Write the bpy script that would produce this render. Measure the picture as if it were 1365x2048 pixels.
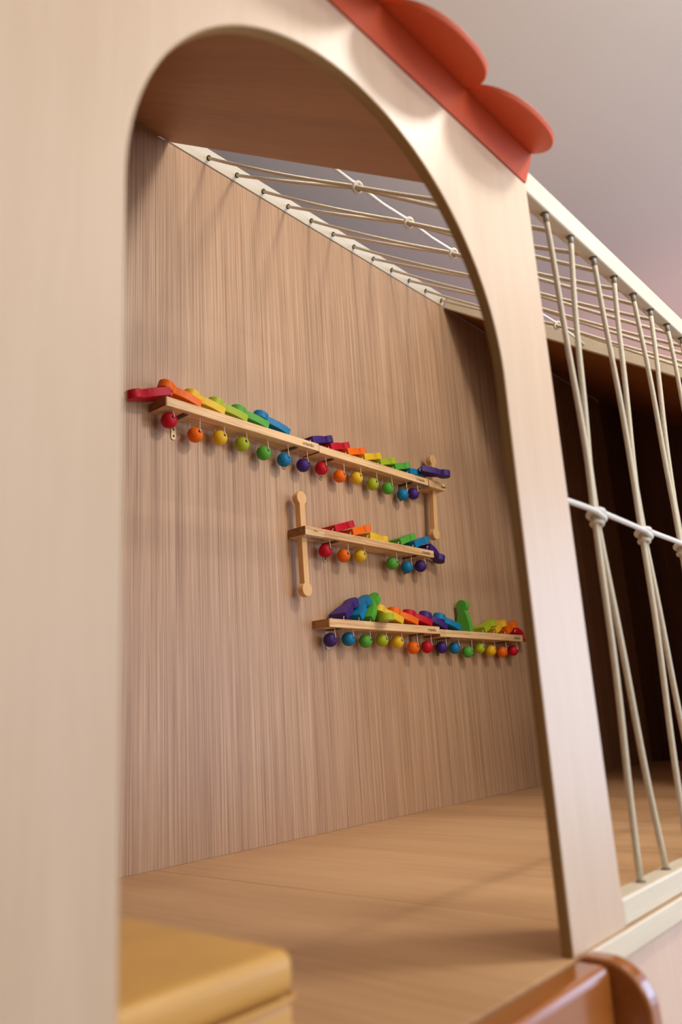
import bpy, bmesh, math, random
from mathutils import Vector, Matrix
random.seed(7)
SC = bpy.context.scene
COL = SC.collection
for o in list(bpy.data.objects):
    bpy.data.objects.remove(o)

# ------------------------------------------------------------------ camera
CAMZ = 1.2561
cam_d = bpy.data.cameras.new('camera')
cam = bpy.data.objects.new('camera', cam_d); COL.objects.link(cam)
right = Vector((0.65803397, -0.75067125, -0.05902511))
up = Vector((-0.14963522, -0.2071878, 0.9667898))
fwd = Vector((0.73797059, 0.6273483, 0.24866347))
M = Matrix((right, up, -fwd)).transposed().to_4x4()
M.translation = Vector((0, 0, CAMZ))
cam.matrix_world = M
cam_d.sensor_fit = 'HORIZONTAL'; cam_d.sensor_width = 36.0
cam_d.lens = 1593.0 / 1365.0 * 36.0
cam_d.clip_start = 0.02
cam_d.dof.use_dof = True
cam_d.dof.focus_distance = 2.75
cam_d.dof.aperture_fstop = 3.3
SC.camera = cam

# ------------------------------------------------------------------ world, lights, exposure
SC.view_settings.view_transform = 'Standard'
SC.view_settings.look = 'None'
SC.view_settings.gamma = 1.0
SC.view_settings.use_curve_mapping = False
SC.view_settings.exposure = -0.08
w = bpy.data.worlds.new('world'); SC.world = w; w.use_nodes = True
w.node_tree.nodes['Background'].inputs[0].default_value = (1.0, 0.98, 0.95, 1)
w.node_tree.nodes['Background'].inputs[1].default_value = 0.07

def area(name, loc, target, sx, sy, power, color, spread=180):
    d = bpy.data.lights.new(name, 'AREA'); d.shape = 'RECTANGLE'
    d.size = sx; d.size_y = sy; d.energy = power; d.color = color; d.spread = math.radians(spread)
    o = bpy.data.objects.new(name, d); COL.objects.link(o)
    o.location = loc
    o.rotation_euler = (Vector(target) - Vector(loc)).to_track_quat('-Z', 'Y').to_euler()
    return o
area('window_daylight', (5.4, -2.0, 1.5), (1.5, 1.0, 1.5), 2.4, 2.2, 104, (0.52, 0.76, 1.14))
area('window_daylight_centre', (3.4, -3.8, 1.7), (1.6, 1.0, 1.5), 3.2, 2.2, 46, (0.95, 0.99, 1.05))
area('left_fill', (-1.0, -3.4, 1.7), (3.0, 1.8, 1.3), 1.6, 1.6, 9, (0.98, 0.98, 1.0))  # added fill, no window known here; lifts the right-hand back panel
area('ceiling_panel', (2.15, -0.45, 3.62), (1.6, 1.0, 1.9), 0.4, 0.4, 44, (0.98, 0.93, 0.84))
area('ceiling_panel', (3.5, -0.5, 3.64), (3.3, -0.3, 0), 1.1, 0.6, 6, (1.0, 0.93, 0.84))
area('ceiling_strip_far', (2.4, -2.3, 3.6), (2.2, 1.85, 2.4), 3.0, 0.04, 22, (1.0, 0.93, 0.84))
area('ceiling_strip_over', (1.65, 1.31, 3.66), (1.65, 1.31, 0), 0.8, 0.02, 2.6, (1.0, 0.93, 0.84), spread=64)
area('ceiling_fill', (1.6, -3.2, 2.5), (2.6, -0.6, 3.7), 3.2, 1.0, 54, (1.0, 0.95, 0.87))  # added upward fill that brightens the ceiling, not a real fitting
area('rose_ceiling_fill', (6.3, 2.0, 1.9), (5.6, 1.6, 3.7), 1.6, 2.6, 24, (1.0, 0.50, 0.46))  # added pink light out of view to tint the ceiling, no actual lamp

# ------------------------------------------------------------------ materials
def lin(c):
    return tuple(((v/255.0)/12.92 if v/255.0 <= 0.04045 else ((v/255.0+0.055)/1.055)**2.4) for v in c) + (1,)
def nodes(name):
    m = bpy.data.materials.new(name); m.use_nodes = True
    nt = m.node_tree; return m, nt, nt.nodes, nt.links, nt.nodes['Principled BSDF']
def wood(name, c1, c2, scale, rough=0.5, fine=0.5, bump=0.15, coat=0.0, spec=0.4, rot=(0, 0, 0), c3=None, dist=0.0):
    """Two layers of noise stretched along the grain."""
    m, nt, N, L, P = nodes(name)
    tc = N.new('ShaderNodeTexCoord')
    mp = N.new('ShaderNodeMapping'); mp.inputs['Scale'].default_value = scale; mp.inputs['Rotation'].default_value = rot
    L.new(tc.outputs['Object'], mp.inputs[0])
    n1 = N.new('ShaderNodeTexNoise'); n1.inputs['Scale'].default_value = 1.0; n1.inputs['Detail'].default_value = 5; n1.inputs['Roughness'].default_value = 0.7
    n1.inputs['Distortion'].default_value = dist
    L.new(mp.outputs[0], n1.inputs['Vector'])
    mp2 = N.new('ShaderNodeMapping'); mp2.inputs['Scale'].default_value = tuple(s*0.13 for s in scale); mp2.inputs['Rotation'].default_value = rot
    L.new(tc.outputs['Object'], mp2.inputs[0])
    n2 = N.new('ShaderNodeTexNoise'); n2.inputs['Scale'].default_value = 1.0; n2.inputs['Detail'].default_value = 3
    L.new(mp2.outputs[0], n2.inputs['Vector'])
    mix = N.new('ShaderNodeMix'); mix.data_type = 'FLOAT'; mix.inputs[0].default_value = fine
    L.new(n2.outputs[0], mix.inputs[2]); L.new(n1.outputs[0], mix.inputs[3])
    cr = N.new('ShaderNodeValToRGB')
    cr.color_ramp.elements[0].position = 0.36; cr.color_ramp.elements[0].color = lin(c1)
    cr.color_ramp.elements[1].position = 0.64; cr.color_ramp.elements[1].color = lin(c2)
    if c3:
        e = cr.color_ramp.elements.new(0.5); e.color = lin(c3)
    L.new(mix.outputs[0], cr.inputs[0]); L.new(cr.outputs[0], P.inputs['Base Color'])
    P.inputs['Roughness'].default_value = rough
    P.inputs['Specular IOR Level'].default_value = spec
    P.inputs['Coat Weight'].default_value = coat; P.inputs['Coat Roughness'].default_value = 0.12
    bp = N.new('ShaderNodeBump'); bp.inputs['Strength'].default_value = bump; bp.inputs['Distance'].default_value = 0.001
    L.new(mix.outputs[0], bp.inputs['Height']); L.new(bp.outputs[0], P.inputs['Normal'])
    return m
def plain(name, c, rough=0.5, metal=0.0, spec=0.4, bump=0.0, bscale=200, var=0.0, coat=0.0):
    m, nt, N, L, P = nodes(name)
    P.inputs['Base Color'].default_value = lin(c); P.inputs['Roughness'].default_value = rough
    P.inputs['Metallic'].default_value = metal; P.inputs['Specular IOR Level'].default_value = spec
    P.inputs['Coat Weight'].default_value = coat
    tc = N.new('ShaderNodeTexCoord')
    ns = N.new('ShaderNodeTexNoise'); ns.inputs['Scale'].default_value = bscale; ns.inputs['Detail'].default_value = 3
    L.new(tc.outputs['Object'], ns.inputs['Vector'])
    if var:
        mx = N.new('ShaderNodeMix'); mx.data_type = 'RGBA'; a = lin(c)
        mx.inputs[6].default_value = tuple(v*(1-var) for v in a[:3]) + (1,)
        mx.inputs[7].default_value = tuple(min(1, v*(1+var)) for v in a[:3]) + (1,)
        L.new(ns.outputs[0], mx.inputs[0]); L.new(mx.outputs[2], P.inputs['Base Color'])
    if bump:
        bp = N.new('ShaderNodeBump'); bp.inputs['Strength'].default_value = bump; bp.inputs['Distance'].default_value = 0.001
        L.new(ns.outputs[0], bp.inputs['Height']); L.new(bp.outputs[0], P.inputs['Normal'])
    return m
def rope_mat(name, c1, c2, rough=0.85):
    m, nt, N, L, P = nodes(name)
    tc = N.new('ShaderNodeTexCoord')
    hs = []
    for r in ((0, 0.7, 0.3), (0, -0.7, -0.3)):
        mp = N.new('ShaderNodeMapping'); mp.inputs['Rotation'].default_value = r
        L.new(tc.outputs['Object'], mp.inputs[0])
        wv = N.new('ShaderNodeTexWave'); wv.bands_direction = 'Z'; wv.inputs['Scale'].default_value = 110
        L.new(mp.outputs[0], wv.inputs[0]); hs.append(wv)
    mu = N.new('ShaderNodeMath'); mu.operation = 'MULTIPLY'
    L.new(hs[0].outputs['Fac'], mu.inputs[0]); L.new(hs[1].outputs['Fac'], mu.inputs[1])
    mx = N.new('ShaderNodeMix'); mx.data_type = 'RGBA'
    mx.inputs[6].default_value = lin(c1); mx.inputs[7].default_value = lin(c2)
    L.new(mu.outputs[0], mx.inputs[0]); L.new(mx.outputs[2], P.inputs['Base Color'])
    bp = N.new('ShaderNodeBump'); bp.inputs['Strength'].default_value = 0.6; bp.inputs['Distance'].default_value = 0.001
    L.new(mu.outputs[0], bp.inputs['Height']); L.new(bp.outputs[0], P.inputs['Normal'])
    P.inputs['Roughness'].default_value = rough; P.inputs['Specular IOR Level'].default_value = 0.2
    return m

M_facade = wood('beech_laminate_facade', (210, 182, 154), (220, 194, 168), (130, 130, 5), rough=0.40, bump=0.03, spec=0.38)
M_back = wood('ash_laminate_back', (146, 111, 83), (208, 174, 142), (220, 60, 1.3), rough=0.42, fine=0.84, bump=0.2, c3=(185, 148, 117))
M_deck = wood('laminate_deck', (186, 144, 102), (210, 168, 124), (60, 2.5, 3.5), rough=0.45, fine=0.45, bump=0.05, c3=(199, 157, 114))
M_roof = wood('laminate_roof', (158, 108, 68), (178, 128, 84), (60, 2.5, 3.5), rough=0.5, fine=0.5, bump=0.05, rot=(0.61, 0, 0))
M_bay = wood('shade_toned_wood_end_bay', (74, 40, 16), (100, 58, 26), (130, 60, 2.5), rough=0.5, bump=0.05)  # wood darkened so the shade of the end bay sits in its colour
M_bayroof = wood('shade_toned_roof_end_bay', (128, 76, 34), (146, 90, 42), (60, 2.5, 3.5), rough=0.5, bump=0.05, rot=(0.61, 0, 0))  # darker copy of the roof wood, with the bay's shade in the colour
M_base = wood('laminate_base', (214, 186, 166), (228, 200, 180), (60, 5, 4), rough=0.42, bump=0.05)
M_rail = wood('pale_rail_ply', (216, 202, 176), (230, 218, 194), (5, 90, 90), rough=0.38, bump=0.05)
M_band = wood('arch_edge_ply', (148, 114, 68), (176, 142, 92), (3, 520, 3), rough=0.55, fine=0.8, bump=0.1)
M_pine = wood('pine_shelf', (182, 128, 76), (240, 206, 160), (5, 130, 170), rough=0.5, fine=0.55, bump=0.15, c3=(228, 188, 138), dist=0.6)
M_pine_end = wood('pine_end_grain', (124, 74, 36), (204, 150, 94), (90, 45, 150), rough=0.6, fine=0.3, bump=0.2, dist=1.2)
M_stick = wood('beech_stick', (208, 158, 102), (226, 180, 124), (120, 120, 9), rough=0.5, fine=0.5, bump=0.1)
M_varn = wood('varnished_brown_wood', (146, 82, 32), (174, 106, 48), (8, 60, 60), rough=0.28, fine=0.4, bump=0.03, coat=0.6)
M_orange = plain('orange_painted_board', (206, 84, 42), rough=0.5, spec=0.35, var=0.06, bscale=14)
M_yellow = plain('yellow_vinyl', (210, 160, 84), rough=0.42, var=0.15, bscale=9)
M_ceil = plain('ceiling_plaster', (236, 227, 214), rough=0.8, bump=0.05, bscale=60, var=0.02)
M_floor = plain('room_floor_vinyl', (176, 160, 142), rough=0.5, var=0.05, bscale=3)
M_pink = plain('rose_wall_paint', (196, 108, 108), rough=0.8, var=0.03, bscale=4)
M_wallp = plain('white_wall_paint', (214, 206, 198), rough=0.8, var=0.02, bscale=4)
M_rope = rope_mat('beige_braided_rope', (212, 200, 178), (246, 238, 220))
M_cord = rope_mat('white_cord', (226, 224, 218), (244, 242, 238), 0.6)
M_string = plain('thin_string', (238, 226, 204), rough=0.8, bump=0.2, bscale=900)
M_bush = plain('dark_hole_bush', (34, 28, 24), rough=0.5)
M_sleeve = plain('grey_shrink_sleeve', (158, 152, 140), rough=0.6)
M_zinc = plain('zinc_bracket', (196, 176, 138), rough=0.35, metal=1.0, var=0.1, bscale=80)
M_bronze = plain('dark_bracket', (110, 84, 52), rough=0.4, metal=1.0, var=0.1, bscale=80)
M_steel = plain('steel_plate', (210, 210, 208), rough=0.3, metal=1.0)
M_ink = plain('burnt_lettering', (66, 40, 24), rough=0.8)
M_dark = plain('dark_wood_joint', (120, 78, 42), rough=0.7)
M_bore = plain('drilled_bore', (44, 26, 14), rough=0.9)
def paint(name, c):
    m, nt, N, L, P = nodes(name)
    tc = N.new('ShaderNodeTexCoord'); mp = N.new('ShaderNodeMapping'); mp.inputs['Scale'].default_value = (160, 160, 14)
    L.new(tc.outputs['Object'], mp.inputs[0])
    ns = N.new('ShaderNodeTexNoise'); ns.inputs['Scale'].default_value = 1; ns.inputs['Detail'].default_value = 4
    L.new(mp.outputs[0], ns.inputs['Vector'])
    a = lin(c); mx = N.new('ShaderNodeMix'); mx.data_type = 'RGBA'
    mx.inputs[6].default_value = tuple(v*0.82 for v in a[:3]) + (1,); mx.inputs[7].default_value = tuple(min(1, v*1.12) for v in a[:3]) + (1,)
    L.new(ns.outputs[0], mx.inputs[0]); L.new(mx.outputs[2], P.inputs['Base Color'])
    bp = N.new('ShaderNodeBump'); bp.inputs['Strength'].default_value = 0.12; bp.inputs['Distance'].default_value = 0.0005
    L.new(ns.outputs[0], bp.inputs['Height']); L.new(bp.outputs[0], P.inputs['Normal'])
    P.inputs['Roughness'].default_value = 0.5; P.inputs['Specular IOR Level'].default_value = 0.28
    return m
PAINT = {'red': (190, 10, 36), 'orange': (236, 106, 8), 'yellow': (226, 182, 36), 'lime': (164, 180, 34),
         'green': (84, 164, 56), 'blue': (14, 116, 164), 'purple': (62, 34, 110)}
M_paint = {k: paint(k + '_stain', v) for k, v in PAINT.items()}

# ------------------------------------------------------------------ mesh helpers
def link(name, me, mat, parent=None, kind=None, label=None, smooth=False):
    o = bpy.data.objects.new(name, me); COL.objects.link(o)
    if mat: me.materials.append(mat)
    if parent: o.parent = parent
    if kind: o['kind'] = kind
    if label: o['label'] = label
    if smooth:
        for p in me.polygons: p.use_smooth = True
    return o
def bm_done(name, bm, mat, parent=None, **k):
    bmesh.ops.recalc_face_normals(bm, faces=bm.faces)
    me = bpy.data.meshes.new(name); bm.to_mesh(me); bm.free()
    return link(name, me, mat, parent, **k)
def bx(bm, x0, x1, y0, y1, z0, z1):
    v = [bm.verts.new((x, y, z)) for x in (x0, x1) for y in (y0, y1) for z in (z0, z1)]
    for f in ((0, 1, 3, 2), (4, 6, 7, 5), (0, 4, 5, 1), (2, 3, 7, 6), (0, 2, 6, 4), (1, 5, 7, 3)):
        bm.faces.new([v[i] for i in f])
def bevel(bm, w, seg=2, filt=None):
    es = [e for e in bm.edges if (filt is None or filt(e))]
    if es: bmesh.ops.bevel(bm, geom=es, offset=w, segments=seg, affect='EDGES', profile=0.5)
def box(name, x0, x1, y0, y1, z0, z1, mat, parent=None, bev=0.0, seg=2, **k):
    bm = bmesh.new(); bx(bm, x0, x1, y0, y1, z0, z1)
    if bev: bmesh.ops.recalc_face_normals(bm, faces=bm.faces); bevel(bm, bev, seg)
    return bm_done(name, bm, mat, parent, **k)
def prism_bm(pts, axis, a, b, bm=None):
    """polygon pts (2D) extruded from a to b along axis ('x','y','z')."""
    bm = bm or bmesh.new()
    def mk(p, t):
        if axis == 'y': return (p[0], t, p[1])
        if axis == 'x': return (t, p[0], p[1])
        return (p[0], p[1], t)
    A = [bm.verts.new(mk(p, a)) for p in pts]; B = [bm.verts.new(mk(p, b)) for p in pts]
    bm.faces.new(A); bm.faces.new(B[::-1])
    n = len(pts)
    for i in range(n):
        bm.faces.new((A[i], B[i], B[(i+1) % n], A[(i+1) % n]))
    return bm
def tube(bm, pts, r, seg=10, cap=True):
    pts = [Vector(p) for p in pts]; rings = []; prev = None
    for i, p in enumerate(pts):
        t = (pts[min(i+1, len(pts)-1)] - pts[max(i-1, 0)]).normalized()
        a = prev if prev else (Vector((1, 0, 0)) if abs(t.x) < 0.8 else Vector((0, 0, 1)))
        u = (a - t*a.dot(t)).normalized(); prev = u; v = t.cross(u)
        rr = r[i] if isinstance(r, (list, tuple)) else r
        rings.append([bm.verts.new(p + (u*math.cos(k*2*math.pi/seg) + v*math.sin(k*2*math.pi/seg))*rr) for k in range(seg)])
    for a, b in zip(rings, rings[1:]):
        for k in range(seg):
            bm.faces.new((a[k], a[(k+1) % seg], b[(k+1) % seg], b[k]))
    if cap:
        bm.faces.new(rings[0][::-1]); bm.faces.new(rings[-1])
def tube_obj(name, pts, r, mat, parent=None, seg=10, **k):
    bm = bmesh.new(); tube(bm, pts, r, seg); return bm_done(name, bm, mat, parent, smooth=True, **k)
def empty(name, loc, label, cat, group=None):
    o = bpy.data.objects.new(name, None); COL.objects.link(o); o.location = loc
    o.empty_display_size = 0.05
    o['label'] = label; o['category'] = cat
    if group: o['group'] = group
    return o
def keep(o, parent):
    """parent a world-coordinate part to an empty standing away from the origin"""
    o.parent = parent; o.matrix_parent_inverse = Matrix.Translation(-Vector(parent.location))
    return o
def lerp(a, b, t): return tuple(x + (y-x)*t for x, y in zip(a, b))

# ------------------------------------------------------------------ the room
H = 3.7
box('ceiling', -3, 7.5, -5, 4.6, H, H+0.1, M_ceil, kind='structure')
box('floor', -3, 7.5, -5, 4.6, -0.1, 0, M_floor, kind='structure')
box('wall_right', 7.5, 7.6, -5, 4.6, 0, H, M_pink, kind='structure')
box('wall_back', -3, 7.5, 4.6, 4.7, 0, H, M_wallp, kind='structure')

# ------------------------------------------------------------------ the play house (panels, deck, roof)
DZ = 0.9                      # deck top
YF, YB = 0.6, 1.85            # front face of the facade, face of the back wall
def roofz(y): return 3.15 - 0.7025*(YB - y)
PH = empty('play_house', (2.3, 1.2, 0), 'pale laminate play house on a raised deck with an arched doorway in its front', 'playhouse')
def part(o): return keep(o, PH)
XL, XR, CX, RA, SPR = 0.401, 1.163, 0.782, 0.381, 1.796
# arched front panel: outer outline plus the arch notch
arc = [(CX + RA*math.cos(math.radians(a)), SPR + RA*math.sin(math.radians(a))) for a in [i*180/64 for i in range(65)]]
out = [(-0.25, DZ), (-0.25, 2.2865), (1.352, 2.2865), (1.352, DZ), (XR, DZ)] + arc + [(XL, DZ)]
bm = prism_bm(out, 'y', YF, YF+0.019)
o = part(bm_done('arched_panel', bm, M_facade)); o['label'] = 'pale front panel with a tall arched opening'
bv = o.modifiers.new('round', 'BEVEL'); bv.width = 0.0012; bv.segments = 2; bv.limit_method = 'ANGLE'; bv.angle_limit = 0.9
# brown edge band lining the arch
inner = [(XR, DZ)] + arc + [(XL, DZ)]
bm = bmesh.new(); rows = []
for i, (x, z) in enumerate(inner):
    if i == 0: n = (-1, 0)
    elif i == len(inner)-1: n = (1, 0)
    else:
        n = (CX-x, SPR-z); l = math.hypot(*n); n = (n[0]/l, n[1]/l)
    rows.append([bm.verts.new((x+n[0]*d, y, z+n[1]*d)) for d, y in ((0, YF+0.0015), (0.0012, YF+0.0015), (0.0012, YF+0.0185), (0, YF+0.0185))])
for a, b in zip(rows, rows[1:]):
    for k in range(4): bm.faces.new((a[k], a[(k+1) % 4], b[(k+1) % 4], b[k]))
bm.faces.new(rows[0]); bm.faces.new(rows[-1][::-1])
o = part(bm_done('edge_band', bm, M_band)); o['label'] = 'brown layered ply edge around the arch'
# right-hand front panel beyond the rope net (outside the picture) and end panels
part(box('front_panel', 3.062, 4.86, YF, YF+0.019, DZ, 2.29, M_facade))
ep = prism_bm([(YF+0.02, DZ), (YB+0.018, DZ), (YB+0.018, roofz(YB+0.018)+0.02), (YF+0.02, roofz(YF+0.02)+0.02)], 'x', -0.2695, -0.2515)
part(bm_done('end_panel', ep, M_facade))
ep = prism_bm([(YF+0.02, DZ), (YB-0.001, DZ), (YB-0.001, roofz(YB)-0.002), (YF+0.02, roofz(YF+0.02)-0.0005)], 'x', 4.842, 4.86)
part(bm_done('end_panel', ep, M_bay, label='panel closing the far bay, the bay shade put into its dark brown tone'))
# back wall in three panels
for x0, x1, y in ((-0.25, 1.3494, YB), (1.350, 3.0892, YB), (3.090, 4.86, YB-0.001)):
    part(box('back_panel', x0, x1, y, y+0.018, DZ, roofz(y) - 0.002, M_back, bev=0.0003, seg=1))
# deck boards and base
for x0, x1 in ((-0.25, 1.3438), (1.3462, 3.0895), (3.0905, 4.86)):
    part(box('deck_board', x0, x1, 0.6, YB+0.018, DZ-0.034, DZ-0.0004, M_deck, bev=0.0006, seg=1))
part(box('deck_edge_strip', 1.2035, 4.86, 0.5925, 0.5995, DZ-0.036, DZ-0.001, M_rail, bev=0.002))
part(box('deck_edge_strip', -0.27, 0.098, 0.5925, 0.5995, DZ-0.036, DZ-0.001, M_rail, bev=0.002))
part(box('base_panel', -0.25, 4.86, 0.605, 0.623, 0.0, DZ-0.036, M_base))
# roof boards, lying on the slope
def slope_board(x0, x1, y0, y1, t, lift=0.0):
    n = Vector((0, -0.575, 0.818)); bm = bmesh.new(); vs = []
    for x in (x0, x1):
        for y in (y0, y1):
            p = Vector((x, y, roofz(y)))
            vs += [bm.verts.new(p + n*lift), bm.verts.new(p + n*(lift+t))]
    v = vs
    for f in ((0, 1, 3, 2), (4, 6, 7, 5), (0, 4, 5, 1), (2, 3, 7, 6), (0, 2, 6, 4), (1, 5, 7, 3)):
        bm.faces.new([v[i] for i in f])
    return bm
o = part(bm_done('roof_board', slope_board(-0.25, 1.362, 0.621, YB+0.01, 0.018), M_roof))
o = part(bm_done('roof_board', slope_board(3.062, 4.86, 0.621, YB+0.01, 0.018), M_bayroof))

# ------------------------------------------------------------------ orange eaves with scallops
RT = empty('scalloped_eaves', (1.0, 0.58, 2.29), 'orange scalloped eaves board along the top edge of the arched front', 'trim')
fas = prism_bm([(0.5985, 2.289), (0.5785, 2.344), (0.5925, 2.350), (0.6125, 2.294)], 'x', -0.27, 1.351)
keep(bm_done('fascia_board', fas, M_orange), RT)
s_ = 0.5; Ls = 0.09; hw = 0.1225
dv = Vector((0, -math.cos(s_), -math.sin(s_))); nv = Vector((0, -math.sin(s_), math.cos(s_)))
me_sc = None
for i in range(6):
    cx = 1.227 - 0.248*i
    if me_sc is None:
        bm = bmesh.new(); P0 = []; P1 = []
        for k in range(33):
            a = math.pi*k/32
            ex = abs(math.cos(a))**0.9 * (1 if math.cos(a) >= 0 else -1)
            p = Vector((hw*ex, 0, 0)) + dv*(Ls*abs(math.sin(a))**0.85)
            P0.append(bm.verts.new(p)); P1.append(bm.verts.new(p + nv*0.011))
        for k in range(32): bm.faces.new((P0[k], P0[k+1], P1[k+1], P1[k]))
        # overlap tab that runs back over the fascia board
        b0 = [bm.verts.new(Vector((sx*hw, 0.016, 0.0095))) for sx in (-1, 1)]
        b1 = [bm.verts.new(Vector((sx*hw, 0.016, 0.0095)) + nv*0.011) for sx in (-1, 1)]
        bm.faces.new(P0[::-1] + [b0[1], b0[0]][::-1] if False else P0[::-1]); bm.faces.new(P1)
        bm.faces.new((P0[32], P0[0], b0[1], b0[0])); bm.faces.new((P1[0], P1[32], b1[0], b1[1]))
        bm.faces.new((b0[0], b0[1], b1[1], b1[0]))
        bm.faces.new((P0[0], P1[0], b1[1], b0[1])); bm.faces.new((P0[32], b0[0], b1[0], P1[32]))
        bmesh.ops.recalc_face_normals(bm, faces=bm.faces)
        me_sc = bpy.data.meshes.new('scallop'); bm.to_mesh(me_sc); bm.free(); me_sc.materials.append(M_orange)
    o = bpy.data.objects.new('scallop', me_sc); COL.objects.link(o); o.location = (cx, 0.578, 2.345)
    keep(o, RT)
    bv = o.modifiers.new('round', 'BEVEL'); bv.width = 0.0022; bv.segments = 3; bv.limit_method = 'ANGLE'; bv.angle_limit = 0.9

# ------------------------------------------------------------------ side rope net
RR = 0.0060
SN = empty('side_rope_net', (2.2, 0.62, DZ), 'upright net of beige ropes in a pale frame right of the arched front', 'rope net')
def sp(o): return keep(o, SN)
sp(box('top_rail', 1.3525, 3.06, 0.615, 0.648, 2.298, 2.357, M_rail, bev=0.004))
sp(box('bottom_rail', 1.3525, 3.06, 0.600, 0.640, 0.9005, 0.942, M_rail, bev=0.004))
sp(box('end_post', 3.025, 3.06, 0.615, 0.648, 0.943, 2.297, M_rail, bev=0.003))
XH = [1.488 + 0.1254*k for k in range(12)]
YR = 0.6262; TZ = 1.619
def ring(bm, c, ax, R, r, seg=20, sub=8):
    ax = Vector(ax).normalized(); u = ax.orthogonal().normalized(); v = ax.cross(u); rings = []
    for i in range(seg):
        a = 2*math.pi*i/seg; d = u*math.cos(a) + v*math.sin(a)
        rings.append([bm.verts.new(Vector(c) + d*(R + r*math.cos(2*math.pi*k/sub)) + ax*(r*math.sin(2*math.pi*k/sub))) for k in range(sub)])
    for i in range(seg):
        A, B = rings[i], rings[(i+1) % seg]
        for k in range(sub): bm.faces.new((A[k], A[(k+1) % sub], B[(k+1) % sub], B[k]))
TIES = []
for pr in range(6):
    xa, xb = XH[2*pr], XH[2*pr+1]
    xt = 1.533 + 0.2515*pr; tz = TZ - 0.0035*pr + random.uniform(-.003, .003)
    TIES.append((xt, tz))
    for s, xh in ((-1, xa), (1, xb)):
        xm = xt + s*RR*1.05
        pts = []
        top = (xh, YR, 2.296); bot = (xh + 0.0, 0.622, 0.944)
        # upper part bends together above the tie
        for t in [i/14 for i in range(15)]:
            x = xh + (xm-xh)*min(1.0, t/0.86)**0.95; z = 2.296 + (tz+0.02-2.296)*t
            x += math.sin(t*math.pi)*s*(-0.004)
            pts.append((x, YR + 0.0012*math.sin(t*9+xh*7), z))
        pts.append((xm, YR, tz))
        sb = s
        for t in [i/14 for i in range(15)]:
            x = xm + (bot[0]-xm)*(t**1.08); z = tz-0.02 + (bot[2]-(tz-0.02))*t
            pts.append((x + math.sin(t*math.pi)*s*(-0.003), YR + (0.622-YR)*t + 0.0012*math.sin(t*8+xh*5), z))
        r = sp(tube_obj('rope', pts, RR, M_rope, None, 12))
        # sleeve and bush of each rope where it leaves the rails
        d = (Vector(pts[1]) - Vector(pts[0])).normalized()
        bm = bmesh.new(); tube(bm, [Vector(pts[0]) - d*0.0, Vector(pts[0]) + d*0.020], RR+0.0003, 12)
        sl = bm_done('sleeve', bm, M_sleeve, smooth=True); sl.parent = r
        sl['label'] = 'grey sleeve at the rope end'
        bm = bmesh.new(); ring(bm, (xh, YR, 2.2979), (0, 0, 1), 0.0080, 0.0013); bu = bm_done('bush', bm, M_bush, smooth=True); bu.parent = r
        bm = bmesh.new(); ring(bm, (bot[0], 0.622, 0.9423), (0, 0, 1), 0.0080, 0.0011); bu = bm_done('bush', bm, M_bush, smooth=True); bu.parent = r
# white cross rope, wound once round every pair
CR = 0.0056
pts = [(1.3535, YR, 1.630)]
for i, (xt, tz) in enumerate(TIES):
    f = YR - 2.05*RR; g = YR + 1.9*RR
    pts += [(xt-0.045, YR-0.008, tz+0.008), (xt-0.012, f, tz+0.001), (xt+0.010, f-0.001, tz-0.005), (xt+0.0185, YR-0.004, tz-0.006), (xt+0.016, YR+0.006, tz-0.004),
            (xt+0.004, g, tz-0.001), (xt-0.010, g, tz+0.002), (xt-0.0175, YR+0.004, tz+0.006), (xt-0.0165, YR-0.006, tz+0.009), (xt-0.008, f+0.001, tz+0.011), (xt+0.008, f, tz+0.011), (xt+0.024, f+0.004, tz+0.009)]
pts += [(3.024, YR, pts[-1][2]-0.004)]
def smooth_path(p, n=4):
    p = [Vector(q) for q in p]; o = []
    for i in range(len(p)-1):
        a, b, c, d = p[max(i-1, 0)], p[i], p[i+1], p[min(i+2, len(p)-1)]
        m = n if (c-b).length < 0.05 else n*2
        for k in range(m):
            t = k/m
            o.append(0.5*((2*b) + (c-a)*t + (2*a-5*b+4*c-d)*t*t + (3*b-a-3*c+d)*t**3))
    return o + [p[-1]]
sp(tube_obj('cross_rope', smooth_path(pts), CR, M_cord, None, 12, label='white rope crossing the net at mid height, wound round each pair'))
for i, (xt, tz) in enumerate(TIES):
    bm = bmesh.new(); ring(bm, (xt, YR, tz-0.0150), (0.16, 0.1, 1), 0.0136, 0.0046, 22, 8)
    for v in bm.verts: v.co.y = YR + (v.co.y-YR)*0.80
    k = sp(bm_done('knot', bm, M_rope, smooth=True))

# ------------------------------------------------------------------ roof rope net
RN = empty('roof_rope_net', (2.2, 1.2, 2.3), 'sloping overhead net of beige ropes with a white cross rope in a pale frame', 'rope net')
def rp(o): return keep(o, RN)
n = Vector((0, -0.575, 0.818)); dsl = Vector((0, 0.818, 0.575))
def beam_x(x0, x1, w, t):
    """rail lying along X on the back wall: face w high along the roof normal, t thick"""
    c = Vector((0, YB-0.001, roofz(YB)))
    bm = bmesh.new(); vs = []
    for x in (x0, x1):
        for a, b in ((0, 0), (w, 0), (w, t), (0, t)):
            p = c + n*a + dsl*b; vs.append(bm.verts.new((x, p.y, p.z)))
    bm.faces.new(vs[0:4]); bm.faces.new(vs[4:8][::-1])
    for k in range(4): bm.faces.new((vs[k], vs[(k+1) % 4], vs[4+(k+1) % 4], vs[4+k]))
    return bm
o = rp(bm_done('back_rail', beam_x(1.40, 3.028, 0.050, 0.03), M_rail))
o.modifiers.new('round', 'BEVEL').width = 0.003
rp(bm_done('side_rail', slope_board(1.364, 1.404, 0.66, YB-0.004, 0.05, 0.0015), M_roof))
o = rp(bm_done('side_rail', slope_board(3.03, 3.06, 0.66, YB-0.004, 0.056), M_rail)); o.modifiers.new('round', 'BEVEL').width = 0.003
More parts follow.
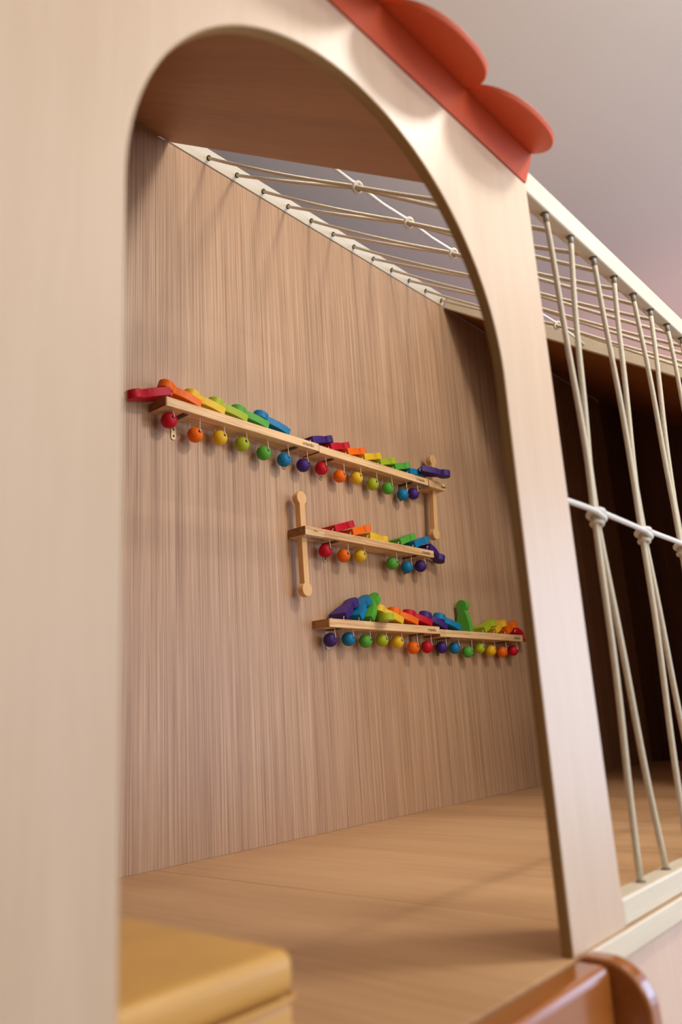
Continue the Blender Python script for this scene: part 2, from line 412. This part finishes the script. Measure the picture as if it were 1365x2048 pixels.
BH = [(1.5635 + 0.1307*k) for k in range(12)]
FX = [1.500 + 0.1270*k for k in range(12)]
def rnet(y):  # height of the net's plane
    return 2.325 + 0.7125*(y-0.65)
RT_T = []
for pr in range(6):
    yt = 1.204 - 0.004*pr
    xt = 1.577 + 0.2415*pr; zt = rnet(yt)
    RT_T.append((xt, yt, zt))
    for s, i in ((-1, 2*pr), (1, 2*pr+1)):
        b = (BH[i], 1.836, rnet(1.836)); f = (FX[i], 0.650, rnet(0.650))
        pts = []
        for t in [k/12 for k in range(13)]:
            q = lerp(b, (xt + s*RR*1.0, yt+0.02, rnet(yt+0.02)), t)
            pts.append((q[0] - s*0.006*math.sin(t*math.pi), q[1], q[2] - 0.006*math.sin(t*math.pi)))
        pts.append((xt + s*RR, yt, zt))
        for t in [k/12 for k in range(13)]:
            q = lerp((xt + s*RR*1.0, yt-0.02, rnet(yt-0.02)), f, t)
            pts.append((q[0] - s*0.004*math.sin(t*math.pi), q[1], q[2] - 0.005*math.sin(t*math.pi)))
        r = rp(tube_obj('rope', pts, RR*0.95, M_rope, None, 12))
        bm = bmesh.new(); ring(bm, (b[0], b[1]-0.0005, b[2]), dsl, 0.0078, 0.0022)
        bu = bm_done('bush', bm, M_bush, smooth=True); bu.parent = r
zl = rnet(1.19) + 0.005
pts = [(1.405, 1.192, rnet(1.192)+0.008)]
for xt, yt, zt in RT_T:
    pts += [(xt-0.03, yt, zt+0.009), (xt, yt, zt+0.011), (xt+0.03, yt, zt+0.009), (xt+0.12, yt-0.001, zt+0.004)]
pts += [(3.029, RT_T[-1][1], RT_T[-1][2])]
rp(tube_obj('cross_rope', pts, 0.0048, M_cord, None, 10, label='white rope running across under the roof opening'))
for xt, yt, zt in RT_T:
    bm = bmesh.new(); ring(bm, (xt, yt, zt+0.001), (0.25, 0.818, 0.575), 0.0140, 0.0048, 22, 8)
    rp(bm_done('knot', bm, M_rope, smooth=True))

# ------------------------------------------------------------------ domino shelves
TS = 0.028
def shelf(name, x0, x1, zt, label, z1=None, brackets=(), block=None, left_round=True, finger=None):
    """zt: height of the top; y 1.77-1.848"""
    e = empty('toy_shelf', ((x0+x1)/2, 1.81, zt), label, 'shelf', 'narrow wooden toy shelves on the back wall')
    bm = bmesh.new(); bx(bm, x0, x1, 1.770, 1.8488, zt-TS, zt)
    bmesh.ops.recalc_face_normals(bm, faces=bm.faces)
    bevel(bm, 0.006 if left_round else 0.003, 3, lambda ed: all(abs(v.co.y-1.77) < 1e-5 for v in ed.verts) and abs(ed.verts[0].co.z-ed.verts[1].co.z) > 0.01 and all(abs(v.co.x-x0) < 1e-5 for v in ed.verts) and left_round)
    bevel(bm, 0.0015, 2, lambda ed: all(v.co.y < 1.7701 for v in ed.verts) and abs(ed.verts[0].co.z-ed.verts[1].co.z) < 1e-6)
    b = keep(bm_done('board', bm, M_pine), e)
    b.data.materials.append(M_pine_end)
    for p in b.data.polygons:
        if p.normal.x < -0.85: p.material_index = 1
    for bxx in brackets:
        # wall leg with rounded foot, two screws; shelf leg under the board
        w_ = 0.0085; zb = zt-TS-0.0005; L = 0.066
        ol = [(bxx-w_, zb), (bxx+w_, zb), (bxx+w_, zb-L+0.006)] + [(bxx + w_*math.cos(a), zb-L+0.006 + 0.006*math.sin(a)) for a in [-math.pi*k/8 for k in range(1, 8)]] + [(bxx-w_, zb-L+0.006)]
        br = keep(bm_done('wall_bracket', prism_bm(ol, 'y', 1.8465, 1.8495), M_zinc), e)
        hl = box('shelf_leg', bxx-w_, bxx+w_, 1.786, 1.846, zb-0.003, zb, M_bronze); hl.parent = br
        for dz in (0.032, 0.054):
            bm = bmesh.new(); c = Vector((bxx, 1.8462, zb-dz))
            tube(bm, [c, c+Vector((0, -0.0018, 0))], [0.0042, 0.0030], 12)
            sc = bm_done('screw', bm, M_bronze, smooth=False); sc.parent = br
    if block:
        bx0, bx1 = block
        bb = box('end_block', bx0, bx1, 1.766, 1.849, zt-0.032, zt-0.001, M_pine, bev=0.0025); keep(bb, e)
        bb.data.materials.append(M_pine_end)
        for p in bb.data.polygons:
            if p.normal.x < -0.85: p.material_index = 1
        pl = box('steel_plate', (bx0-0.05 if bx0 > x1-0.02 else bx1-0.09), (bx0+0.012 if bx0 > x1-0.02 else bx1+0.02), 1.776, 1.800, zt-0.0345, zt-0.0325, M_steel, bev=0.0006, seg=1); keep(pl, e)
        if bx0 > x1-0.02:
            for k in range(6):
                keep(box('finger_joint', bx0+0.010+k*0.007, bx0+0.0112+k*0.007, 1.7655, 1.7665, zt-0.030, zt-0.004, M_dark), e)
            keep(tube_obj('hook', [(bx1-0.030, 1.7660, zt-0.016), (bx1-0.026, 1.760, zt-0.021), (bx1-0.012, 1.759, zt-0.021), (bx1-0.006, 1.7655, zt-0.016)], 0.0022, M_bush, None, 8), e)
        else:
            for k in range(7):
                keep(box('finger_joint', bx0-0.0006, bx0+0.0004, 1.795+k*0.0075, 1.7962+k*0.0075, zt-0.030, zt-0.003, M_dark), e)
            keep(box('slot', bx0+0.040, bx0+0.060, 1.7652, 1.7664, zt-0.0155, zt-0.0135, M_ink), e)
    if finger:
        for k in range(4):
            keep(box('finger_joint', finger, finger+0.036 - 0.006*(k % 2), 1.7694, 1.7704, zt-0.005-k*0.006, zt-0.0042-k*0.006, M_dark), e)
    # burnt lettering near the right end
    cu = bpy.data.curves.new('lettering', 'FONT'); cu.body = 'criando'; cu.size = 0.0185; cu.extrude = 0.0003
    to = bpy.data.objects.new('tmp', cu); COL.objects.link(to)
    dg = bpy.context.evaluated_depsgraph_get(); me = bpy.data.meshes.new_from_object(to.evaluated_get(dg))
    bpy.data.objects.remove(to)
    me.transform(Matrix.Rotation(math.pi/2, 4, 'X'))
    lt = link('lettering', me, None, None); me.materials.clear(); me.materials.append(M_ink)
    lt.location = (x1-0.082, 1.7697, zt-0.020); keep(lt, e)
    return e
Z1, Z2, Z3, Z3b = 2.191, 1.8825, 1.5765, 1.5665
shelf('a', 1.328, 1.9835, Z1, 'left board of the top shelf row, under red to purple figures toppled left', brackets=(1.412, 1.885))
shelf('b', 1.9850, 2.6500, Z1-0.004, 'right board of the top shelf row, with an end block at its right', brackets=(2.072, 2.552), block=(2.6515, 2.770), left_round=False)
shelf('c', 1.9860, 2.6430, Z2, 'middle shelf board with a wooden end block at its left end', brackets=(2.070, 2.540), block=(1.8885, 1.9845), left_round=False)
shelf('d', 1.9900, 2.6370, Z3, 'left board of the lowest shelf row, with a purple figure at its left end', brackets=(2.060, 2.545))
shelf('e', 2.6385, 3.3020, Z3b, 'right board of the lowest shelf row, with one green figure still upright', brackets=(2.724, 3.197), left_round=False, finger=2.645)

# ------------------------------------------------------------------ the toppling figures
T = 0.0258; HF = 0.137
def fig_outline():
    pts = []
    wb = 0.034
    side = [(wb, 0.0), (wb-0.0002, 0.012), (wb-0.0012, 0.026), (wb-0.0035, 0.042), (wb-0.007, 0.058), (wb-0.012, 0.073), (wb-0.0178, 0.0865)]
    c = (0.0, 0.1115); r = 0.0255
    a0 = math.atan2(0.0880-c[1], side[-1][0]+0.0005-c[0])
    head = [(c[0] + r*math.cos(a0 + (math.pi/2-a0)*k/12), c[1] + r*math.sin(a0 + (math.pi/2-a0)*k/12)) for k in range(13)]
    rs = side + head
    return rs + [(-x, z) for x, z in rs[::-1][1:]]
def fig_mesh(col):
    bm = prism_bm(fig_outline(), 'x', -T/2, T/2)
    bmesh.ops.recalc_face_normals(bm, faces=bm.faces)
    # soften the two face outlines
    es = [e for e in bm.edges if abs(e.verts[0].co.x-e.verts[1].co.x) < 1e-6]
    bmesh.ops.bevel(bm, geom=es, offset=0.0014, segments=2, affect='EDGES', profile=0.5)
    me = bpy.data.meshes.new('peg_figure'); bm.to_mesh(me); bm.free(); me.materials.append(M_paint[col]); return me
FM = {c: fig_mesh(c) for c in PAINT}
def ball_mesh(col):
    R, b = 0.0243, 0.0046; prof = []
    a0 = math.asin(b/R)
    prof.append((0.0001, -0.006)); prof.append((b, -0.006))
    for k in range(25):
        a = a0 + (math.pi-2*a0)*k/24; prof.append((R*math.sin(a), -R*math.cos(a)))
    prof.append((b, 0.006)); prof.append((0.0001, 0.006))
    bm = bmesh.new(); n_ = 32; rows = []
    for r, y in prof:
        rows.append([bm.verts.new((r*math.cos(2*math.pi*k/n_), y, r*math.sin(2*math.pi*k/n_))) for k in range(n_)])
    for A, B in zip(rows, rows[1:]):
        for k in range(n_): bm.faces.new((A[k], A[(k+1) % n_], B[(k+1) % n_], B[k]))
    bmesh.ops.recalc_face_normals(bm, faces=bm.faces)
    me = bpy.data.meshes.new('wooden_ball'); bm.to_mesh(me); bm.free(); me.materials.append(M_paint[col]); me.materials.append(M_bore)
    for p in me.polygons:
        p.use_smooth = True
        if math.hypot(p.center.x, p.center.z) < b*1.02: p.material_index = 1; p.use_smooth = False
    return me
BM_ = {c: ball_mesh(c) for c in PAINT}
YC = 1.8095
def figure(col, x, z, th, label, yaw=0.0, mode='pivot', y=YC, roll=0.0, loops=True):
    """th: lean from vertical in degrees, + to the right.  pivot = the lower edge that touches the board."""
    o = bpy.data.objects.new('peg_figure', FM[col]); COL.objects.link(o)
    R = Matrix.Rotation(math.radians(yaw), 4, 'Z') @ Matrix.Rotation(math.radians(th), 4, 'Y') @ Matrix.Rotation(math.radians(roll), 4, 'Z')
    p = Vector((x, y, z))
    if mode == 'pivot' and th != 0:
        p = p - (R @ Vector((T/2 if th > 0 else -T/2, 0, 0)))
    o.matrix_world = Matrix.Translation(p) @ R
    o['label'] = label; o['category'] = 'toy figure'; o['group'] = 'flat peg figures on the shelves'
    if loops:
        for sy in (-0.0245, 0.0245):
            bm = bmesh.new(); tube(bm, [(0, sy, 0.002), (0.000, sy, -0.004), ((0.006 if th > 0 else -0.006), sy, -0.0085), ((0.0125 if th > 0 else -0.0125), sy, -0.0055)], 0.0011, 6)
            bm_done('string', bm, M_string, o, smooth=True)
    return o
def ball(col, x, z, zt, label):
    o = bpy.data.objects.new('wooden_ball', BM_[col]); COL.objects.link(o)
    o.location = (x, YC, z)
    ta = random.uniform(-6, 6); o.rotation_euler = (math.radians(-8), 0, math.radians(ta))
    o['label'] = label; o['category'] = 'ball'; o['group'] = 'coloured balls hanging under the shelves'
    zu = zt - TS - z
    for sy in (-1, 1):
        yy = sy*0.0238
        bm = bmesh.new(); tube(bm, [(0, sy*0.015, 0.001), (0, sy*0.0215, 0.0025), (0, yy+sy*0.0016, 0.007), (random.uniform(-.001, .001), sy*0.0235, 0.016), (random.uniform(-.002, .002), sy*0.0225, zu-0.0002)], 0.0010, 6)
        s = bm_done('string', bm, M_string, None, smooth=True)
        s.parent = o; s.matrix_parent_inverse = o.rotation_euler.to_matrix().to_4x4().inverted()
    return o

RB = ['red', 'orange', 'yellow', 'lime', 'green', 'blue', 'purple']
# -- top row, left board
figure('red', 1.3500, Z1+0.0245, -107, 'red figure tipped out over the left end of the top shelf', mode='mid')
for c, x, th, l in (('orange', 1.4585, -71.5, 'orange figure toppled left against the red one overhanging the top shelf'),
                    ('yellow', 1.554, -73, 'yellow figure toppled left near the left end of the top shelf'),
                    ('lime', 1.649, -73.5, 'lime figure toppled left on the left half of the top shelf'),
                    ('green', 1.744, -73.5, 'green figure toppled left on the left half of the top shelf'),
                    ('blue', 1.842, -70, 'blue figure toppled left, last of the left-leaning ones on the top shelf')):
    figure(c, x, Z1+0.0002, th, l)
figure('purple', 1.965, Z1+0.0002, 74, 'purple figure toppled right above the joint of the top shelf boards')
bz = {'red': 2.140, 'orange': 2.118, 'yellow': 2.131, 'lime': 2.131, 'green': 2.121, 'blue': 2.117, 'purple': 2.117}
bx_ = [1.367, 1.465, 1.562, 1.656, 1.751, 1.846, 1.940]
for c, x in zip(RB, bx_):
    ball(c, x, bz[c]-0.004, Z1, '%s ball hanging under the left board of the top shelf%s' % (c, ', the farthest left of all' if c == 'red' else ''))
# -- top row, right board
for c, x, w2 in zip(RB[:6], (2.060, 2.154, 2.250, 2.346, 2.441, 2.537), ('first', '', '', '', '', '')):
    figure(c, x, Z1-0.0038, 74 if c != 'blue' else 81, '%s figure toppled right on the right half of the top shelf' % c)
figure('purple', 2.618, Z1+0.031, 96, 'purple figure sliding off the right end of the top shelf before the stick', yaw=-32, mode='mid', y=1.788)
for c, x, z in zip(RB, (2.035, 2.133, 2.230, 2.326, 2.421, 2.517, 2.592), (2.120, 2.110, 2.121, 2.115, 2.115, 2.106, 2.122)):
    ball(c, x, z, Z1-0.004, '%s ball hanging under the right board of the top shelf' % c)
# -- middle shelf
for c, x, th in (('red', 2.057, 72.5), ('orange', 2.153, 73), ('yellow', 2.247, 89.5), ('green', 2.438, 71), ('blue', 2.532, 71)):
    figure(c, x, Z2+0.0002, th, {'red': 'red figure toppled right at the left of the middle shelf', 'orange': 'orange figure toppled right on the middle shelf',
           'yellow': 'yellow figure lying flat at mid length of the middle shelf', 'green': 'green figure toppled right on the middle shelf', 'blue': 'blue figure toppled right on the middle shelf'}[c])
figure('purple', 2.631, Z2+0.0190, 108, 'purple figure tipped out over the right end of the middle shelf', mode='mid')
for c, x, z in (('red', 2.032, 1.818), ('orange', 2.128, 1.812), ('yellow', 2.220, 1.821), ('green', 2.413, 1.813), ('blue', 2.507, 1.808), ('purple', 2.600, 1.822)):
    ball(c, x, z, Z2, '%s ball hanging under the middle shelf' % c)
# -- lowest row, left board
figure('purple', 2.073, Z3+0.0006, 60.5, 'purple figure leaning right at the left end of the lowest shelf', yaw=10, y=1.800)
figure('blue', 2.154, Z3+0.0006, 52, 'blue figure leaning right against a green one on the lowest shelf', yaw=10, y=1.800)
figure('green', 2.219, Z3+0.0006, 44, 'green figure leaning right behind the blue one on the lowest shelf', yaw=10, y=1.800)
figure('lime', 2.312, Z3+T/2+0.0006, 90, 'lime figure lying with its round head out over the front of the lowest shelf', yaw=-122, mode='mid', y=1.827)
for c, x, th in (('yellow', 2.407, -69), ('orange', 2.502, -71.5), ('red', 2.596, -73)):
    figure(c, x, Z3+0.0002, th, '%s figure toppled left on the left half of the lowest shelf' % c)
for c, x, z in zip(RB[::-1], (2.032, 2.127, 2.220, 2.315, 2.408, 2.506, 2.598), (1.510, 1.516, 1.512, 1.518, 1.514, 1.495, 1.500)):
    ball(c, x, z, Z3, '%s ball hanging under the left board of the lowest shelf' % c)
# -- lowest row, right board
figure('purple', 2.700, Z3b+0.0002, -68, 'purple figure toppled left at the joint of the lowest shelf boards')
figure('blue', 2.799, Z3b+0.0002, -69, 'blue figure toppled left beside the upright green one')
figure('green', 2.883, Z3b+0.0004, 0, 'green figure standing upright on the lowest shelf', y=1.8095, loops=False)
for c, x, th in (('lime', 2.994, 70), ('yellow', 3.087, 69.5), ('orange', 3.183, 69.5)):
    figure(c, x, Z3b+0.0002, th, {'lime': 'lime figure toppled right, next to the upright green one', 'yellow': 'yellow figure toppled right on the right half of the lowest shelf', 'orange': 'orange figure toppled right on the right half of the lowest shelf'}[c])
figure('red', 3.272, Z3b+0.0235, 104, 'red figure at the far right end of the lowest shelf, beside the arch post', mode='mid')
for c, x, z in zip(RB[::-1], (2.699, 2.793, 2.890, 2.985, 3.076, 3.173, 3.270), (1.501, 1.501, 1.487, 1.505, 1.497, 1.493, 1.500)):
    ball(c, x, z, Z3b, '%s ball hanging under the right board of the lowest shelf' % c)

# ------------------------------------------------------------------ swing sticks with round ends
def stick(x0, z0, x1, z1, y, label):
    """x0,z0 = bottom, x1,z1 = top"""
    Lh = z1-z0; r = 0.0235; w_ = 0.0125; pts = []
    zb, zt = r, Lh-r
    for k in range(25):      # bottom head, from right neck round to left neck
        a = math.radians(58) - math.radians(296)*k/24
        pts.append((r*math.cos(a), zb + r*math.sin(a)))
    pts.append((-w_, zb + r + 0.006)); pts.append((-w_, zt - r - 0.006))
    for k in range(25):
        a = math.radians(238) - math.radians(296)*k/24
        pts.append((r*math.cos(a), zt + r*math.sin(a)))
    pts.append((w_, zt - r - 0.006)); pts.append((w_, zb + r + 0.006))
    bm = prism_bm(pts, 'y', -0.012, 0.012); bmesh.ops.recalc_face_normals(bm, faces=bm.faces)
    o = bm_done('wooden_stick', bm, M_stick)
    bv = o.modifiers.new('round', 'BEVEL'); bv.width = 0.0018; bv.segments = 2; bv.limit_method = 'ANGLE'; bv.angle_limit = 0.9
    o.location = (x0, y, z0); o.rotation_euler = (0, math.atan2(x1-x0, z1-z0), 0)
    o['label'] = label; o['category'] = 'stick'; o['group'] = 'wooden sticks with round ends'
    return o
stick(1.916, 1.648, 1.909, 2.010, 1.806, 'upright wooden stick with round ends at the left of the middle shelf')
stick(2.712, 1.943, 2.742, 2.318, 1.806, 'upright wooden stick with round ends at the right end of the top shelf')

# ------------------------------------------------------------------ yellow soft step inside the doorway
YS = empty('yellow_step', (0.49, 0.86, DZ), 'yellow padded block on the deck just inside the arch, lower left', 'cushion')
def soft(name, x0, x1, y0, y1, z0, z1, b):
    bm = bmesh.new(); bx(bm, x0, x1, y0, y1, z0, z1); bmesh.ops.recalc_face_normals(bm, faces=bm.faces)
    bevel(bm, b, 5); o = bm_done(name, bm, M_yellow, smooth=True); return keep(o, YS)
soft('lower_pad', 0.30, 0.656, 0.660, 1.08, DZ, 0.9785, 0.012)
soft('upper_pad', 0.298, 0.658, 0.657, 1.082, 0.9790, 1.025, 0.017)
keep(tube_obj('piping', [(0.30, 0.6575, 0.9788), (0.649, 0.6575, 0.9788), (0.6585, 0.664, 0.9788), (0.6585, 1.076, 0.9788)], 0.0022, M_yellow, None, 8), YS)

# ------------------------------------------------------------------ varnished stair in front of the deck
ST = empty('wooden_stair', (0.8, 0.4, 0), 'varnished brown wooden stair with rounded side board in front of the deck', 'stair')
prof = [(0.5995, 0.0), (0.5995, 0.885), (0.592, 0.904)]
for k in range(11):
    a = math.pi/2 * k/10
    prof.append((0.560 - 0.062*math.sin(a), 0.842 + 0.062*math.cos(a)))
prof += [(0.490, 0.60), (0.30, 0.46), (0.06, 0.20), (0.06, 0.0)]
for x0 in (1.166, 0.10):
    o = keep(bm_done('side_board', prism_bm(prof, 'x', x0, x0+0.036), M_varn), ST)
    bv = o.modifiers.new('round', 'BEVEL'); bv.width = 0.007; bv.segments = 4; bv.limit_method = 'ANGLE'; bv.angle_limit = 0.9
for i, z in enumerate((0.899, 0.62, 0.38, 0.16)):
    y1 = 0.5990 if i == 0 else 0.49 - 0.14*(i-1); y0 = y1 - (0.052 if i == 0 else 0.15)
    keep(box('tread', 0.137, 1.1655, y0, y1, z-(0.095 if i == 0 else 0.028), z, M_varn, bev=0.012, seg=4), ST)
